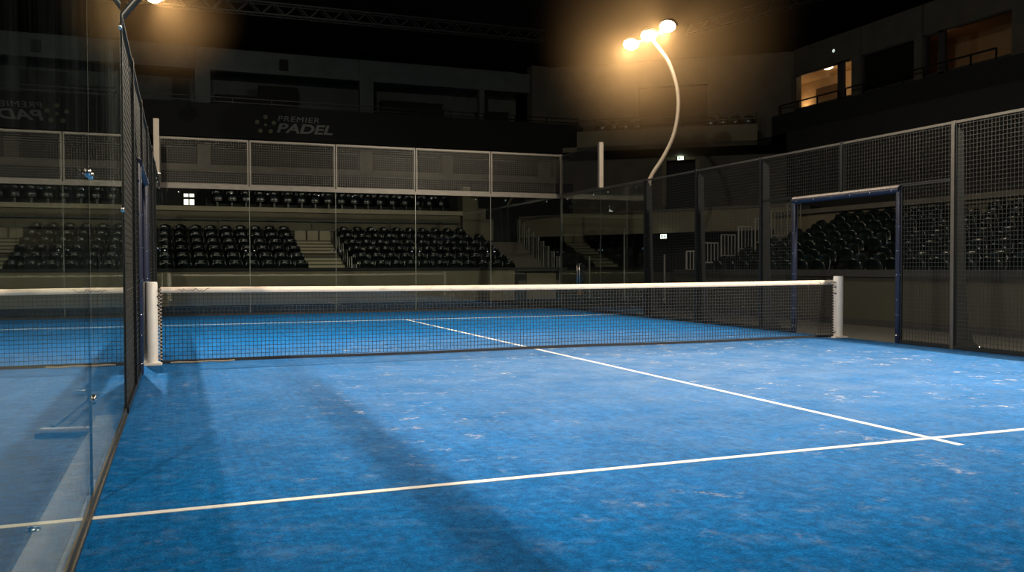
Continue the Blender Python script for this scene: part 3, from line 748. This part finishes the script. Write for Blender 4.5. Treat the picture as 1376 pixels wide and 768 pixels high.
q = cp(.578, .10); exit_sign((q[0], q[1], 6.03), rzc, .26, .17, 'small glowing exit sign above the doorway under the corner balcony')
rzp = math.atan2(-(PB[1]-PA[1]), -(PB[0]-PA[0])) + math.pi
exit_sign((11.50, 15.75, 2.20), rzp, .24, .15, 'small glowing exit sign hanging under the lower corner parapet')

# --- right stand: front wall at x 7.95, rows climbing to +x
RX0, RZ0 = 8.45, .62
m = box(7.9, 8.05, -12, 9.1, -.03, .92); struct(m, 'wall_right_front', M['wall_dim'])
m = box(7.88, 7.95, -12, 9.1, -.03, .10); struct(m, 'baseboard_right', M['dark'])
m = box(7.86, 8.08, -12, 9.1, .92, 1.06); struct(m, 'trim_5', M['dark'])
m = MB()
for i in range(NR): m.box(RX0 - .35 + RUN * i, RX0 + RUN * (i + 1) + (.5 if i == NR - 1 else -.35), -12, 9.1, 0, RZ0 + RISE * i)
struct(m, 'right_terrace', M['dark'])
for r in range(NR):
    rowt = 'front row' if r == 0 else ('top row' if r == NR - 1 else ORD[r] + ' row')
    a = 0
    for k_ in range(17):
        y = 8.2 - .55 * k_
        if y < -1.2 + .5 * r: continue
        if k_ in (8,): continue          # narrow aisle
        side = 'far side' if k_ < 8 else 'near side'; nn = 8 - k_ if k_ < 8 else k_ - 8
        seat(RX0 + RUN * r, y, RZ0 + RISE * r, -math.pi / 2, 'dark tip-up seat, %s of right stand, %s on %s of narrow aisle' % (rowt, ORD[nn - 1], side), 'tip-up seats in the right stand')
m = MB()
for i in range(NR * 2):
    x0 = RX0 - .32 + RUN / 2 * i; m.box(x0, x0 + RUN / 2 + .02, 3.56, 4.04, RZ0 + RISE * (i // 2) - .02, RZ0 + .10 + RISE / 2 * i)
tag(m.build('aisle_steps', M['concrete']), 'narrow concrete aisle steps up through the seats of the right stand', 'steps')
# stepped balustrade at the far end of the right stand
m = MB()
for i in range(7):
    x0 = 8.35 + .56 * i; zb = 1.05 + .19 * i
    for k_ in range(5): m.bar((x0 + .112 * k_, 9.25, zb), (x0 + .112 * k_, 9.25, zb + .5 + .04 * i), .034 if k_ == 0 else .018)
    m.bar((x0, 9.25, zb + .5 + .04 * i), (x0 + .45, 9.25, zb + .5 + .04 * i), .03); m.bar((x0, 9.25, zb), (x0 + .45, 9.25, zb), .03)
    m.bar((x0, 9.25, .0), (x0, 9.25, zb), .034)
tag(m.build('stair_balustrade', M['rail']), 'stepped grey balustrade climbing at the far end of the right stand', 'balustrade')
m = MB(); m.box(13.4, 13.6, -12, 12.0, 1.6, 2.72); struct(m, 'wall_right_concourse', M['wallc'])
m = MB(); m.box(13.25, 13.65, -12, 12.0, 2.72, 2.86); struct(m, 'trim_6', M['concrete'])
m = MB()
for z in (2.35, 2.60): m.bar((13.2, -12, z), (13.2, 9.0, z), .045)
for i in range(9): m.bar((13.2, -10 + 2.3 * i, 1.9), (13.2, -10 + 2.3 * i, 2.62), .04)
tag(m.build('walkway_railing', M['frame_dark']), 'dark two bar railing along the beige wall behind the right seats', 'railing')
m = MB(); m.box(13.65, 15.2, -12, 12.5, 0, 2.8); m.box(15.2, 17, -12, 13, 0, 3.4); m.box(17, 17.3, -12, 16, 0, 6.2); struct(m, 'upper_terrace_right', M['dark'])
m = MB(); m.box(18.0, 18.3, -12, 18.2, 6.1, 7.2); m.box(18.0, 20.9, -12, 20, 6.1, 6.4); struct(m, 'balcony_right', M['black'])

# --- right upper boxes in the plane x = 20.6
X6 = 20.6
m = MB()
m.box(X6, X6 + .3, -12, 20.1, 9.42, 10.55)                       # fascia
m.box(X6, X6 + .3, -12, 20.1, 6.3, 7.9)                          # sill wall
struct(m, 'wall_suite_right', M['concrete'])
for y0, y1 in ((19.95, 20.1), (16.02, 16.45), (12.95, 13.3), (8.7, 9.3), (2.0, 2.6), (-5, -4.4)):
    m = MB(); m.box(X6 - .12, X6 + .3, y0, y1, 7.0, 9.45 if y1 - y0 < .2 else 10.5); tag(m.build('pillar', M['concrete']), kind='structure')
def window_frame(n_, y0, y1, z0, z1, mull):
    m = MB(); t = .07
    m.box(X6 - .02, X6 + .12, y0, y1, z1 - t, z1); m.box(X6 - .02, X6 + .12, y0, y1, z0, z0 + t)
    m.box(X6 - .02, X6 + .12, y0, y0 + t, z0, z1); m.box(X6 - .02, X6 + .12, y1 - t, y1, z0, z1)
    for (a, b) in mull: m.box(X6 - .02, X6 + .12, a, b, z0, z1)
    w_ = struct(m, 'window_%d' % n_, M['head'])
    box(X6 + .04, X6 + .05, y0 + t, y1 - t, z0 + t, z1 - t).build('window_glass', M['box_glass'], w_)
window_frame(2, 16.45, 19.95, 7.9, 9.42, [(17.03, 17.35)])
window_frame(3, 13.3, 16.02, 7.9, 9.42, [])
window_frame(4, 9.3, 12.95, 7.9, 9.42, [(12.05, 12.3)])
def suite(y0, y1, mt, name):
    m = MB(); x0, x1 = X6 + .3, X6 + 3.0
    m.box(x0, x1, y0 - .1, y0, 7.0, 9.9); m.box(x0, x1, y1, y1 + .1, 7.0, 9.9); m.box(x1, x1 + .1, y0, y1, 7.0, 9.9); m.box(x0, x1, y0, y1, 9.9, 10.0); m.box(x0, x1, y0, y1, 7.0, 7.1)
    struct(m, name, mt)
suite(16.75, 24.5, M['suite'], 'wall_suite_1'); suite(9.0, 16.6, M['suite'], 'wall_suite_3')
m = MB(); m.box(X6 + .14, X6 + .18, 13.25, 16.1, 7.8, 9.5); tag(m.build('dark_sheet', M['dark']), 'dark sheet added behind the middle upper right suite window to keep it unlit', 'dark_sheet')  # sheet added to hide the lit room behind this window
root = empty('ceiling_lamp', (22.0, 19.6, 9.9), label='small glowing dome lamp on the ceiling of the lit suite', cat='lamp')
m = MB(); m.dome((0, 0, -.02), .27, 14, 5, (0, 0, -1), .6); m.build('lamp_shade', M['warmlamp'], root)
m = MB(); m.tube([(0, 0, 0), (0, 0, -.02)], .22, 14); m.build('base', M['head'], root)
root = empty('wall_lamp', (23.6, 22.9, 8.55), label='warm lamp low on the back wall of the lit suite', cat='lamp')
box(-.06, 0, -.08, .08, -.1, .1).build('base', M['head'], root)
m = MB(); m.tube([(-.14, 0, -.08), (-.14, 0, .12)], [.11, .08], 14); m.build('lamp_shade', M['warmlamp'], root)
m = MB(); m.box(23.5, 23.58, 20.7, 22.1, 8.8, 9.45); tag(m.build('wall_picture', M['suite_dark']), 'wide dark panel on the back wall of the lit suite', 'panel')
light('suite_light', 'POINT', 22, (22.0, 19.6, 9.55), col=(1, .62, .30), shadow_soft_size=.2)
light('suite_wall_light', 'POINT', 14, (23.2, 22.9, 8.8), col=(1, .60, .27), shadow_soft_size=.15)
light('suite_dim_light', 'POINT', 1.6, (22.0, 13.2, 9.0), col=(1, .42, .15), shadow_soft_size=.2)
for (y0, y1, lab) in ((16.3, 19.9, 'dark balcony rail in front of the lit suite window'), (9.2, 15.9, 'dark balcony rail in front of the unlit suites at upper right')):
    m = MB(); xx = X6 - .9
    for z in (8.02,): m.bar((xx, y0, z), (xx, y1, z), .05)
    n_ = int((y1 - y0) / .9)
    for i in range(n_ + 1): m.bar((xx, y0 + (y1 - y0) * i / n_, 7.0), (xx, y0 + (y1 - y0) * i / n_, 8.02), .045)
    tag(m.build('balcony_railing', M['frame_dark']), lab, 'railing')
m = MB(); m.dome((X6 - .0, 17.6, 9.95), .07, 10, 4, (-1, 0, 0), .7); tag(m.build('wall_spotlight', M['monitor']), 'tiny pale round wall lamp above the lit suite window', 'lamp')

# --- roof trusses
def truss(a, b, h, label, n_=26):
    a = Vector(a); b = Vector(b); m = MB(); d = (b - a).normalized(); s = Vector((-d.y, d.x, 0)) * (h * .35); dz = Vector((0, 0, h))
    ch = [(a - s, b - s), (a + s, b + s), (a + dz - s, b + dz - s), (a + dz + s, b + dz + s)]
    for p, q in ch: m.bar(p, q, .06)
    for i in range(n_):
        p = a.lerp(b, i / n_); q = a.lerp(b, (i + 1) / n_)
        m.bar(p - s + (dz if i % 2 else Vector()), q - s + (Vector() if i % 2 else dz), .035); m.bar(p + s + (dz if i % 2 else Vector()), q + s + (Vector() if i % 2 else dz), .035)
        m.bar(p - s, p + s, .03)
    tag(m.build('roof_truss', M['truss']), label, 'truss', 'roof trusses')
truss((-12, 22, 10.4), (9.5, 22, 10.4), .42, 'thin grey lattice truss crossing the dark roof above the far gallery', 50)
truss((16.5, 22.2, 11.4), (19.6, 13.2, 11.4), .42, 'thin grey lattice truss under the dark roof near the upper right suites', 24)

# ------------------------------------------------------------------ world and camera
w_ = bpy.data.worlds.new('arena_dark'); sc.world = w_; w_.use_nodes = True
w_.node_tree.nodes['Background'].inputs['Color'].default_value = (.5, .7, .75, 1); w_.node_tree.nodes['Background'].inputs['Strength'].default_value = .001
light('arena_fill', 'AREA', 30, (2, 14, 12.6), aim=(2, 20, 4), col=(.6, 1, .88), size=10)  # unseen fill light added to lift the dark arena

f_px = 1172.6727; yaw, pitch, roll = .3651, -.0217, -.0032
cy, sy, cp_, sp = math.cos(yaw), math.sin(yaw), math.cos(pitch), math.sin(pitch)
fw = Vector((sy * cp_, cy * cp_, sp)); rt = Vector((cy, -sy, 0)); up = rt.cross(fw)
c_, s_ = math.cos(roll), math.sin(roll); r2 = c_ * rt + s_ * up; u2 = -s_ * rt + c_ * up
cam = bpy.data.cameras.new('camera'); cam.sensor_width = 36; cam.lens = f_px * 36 / 1376; cam.clip_start = .05; cam.clip_end = 200
co = bpy.data.objects.new('camera', cam); COL.objects.link(co)
co.matrix_world = Matrix(((r2.x, u2.x, -fw.x, -4.6043), (r2.y, u2.y, -fw.y, -11.2999), (r2.z, u2.z, -fw.z, 1.1325), (0, 0, 0, 1)))
sc.camera = co
sc.view_settings.view_transform = 'Standard'; sc.view_settings.look = 'None'; sc.view_settings.gamma = 1; sc.view_settings.use_curve_mapping = False
sc.view_settings.exposure = 0.10
cy_ = sc.cycles; cy_.use_denoising = True; cy_.max_bounces = 8; cy_.diffuse_bounces = 3; cy_.glossy_bounces = 4; cy_.transmission_bounces = 6
cy_.transparent_max_bounces = 40; cy_.volume_bounces = 0; cy_.sample_clamp_indirect = 6; cy_.caustics_reflective = False
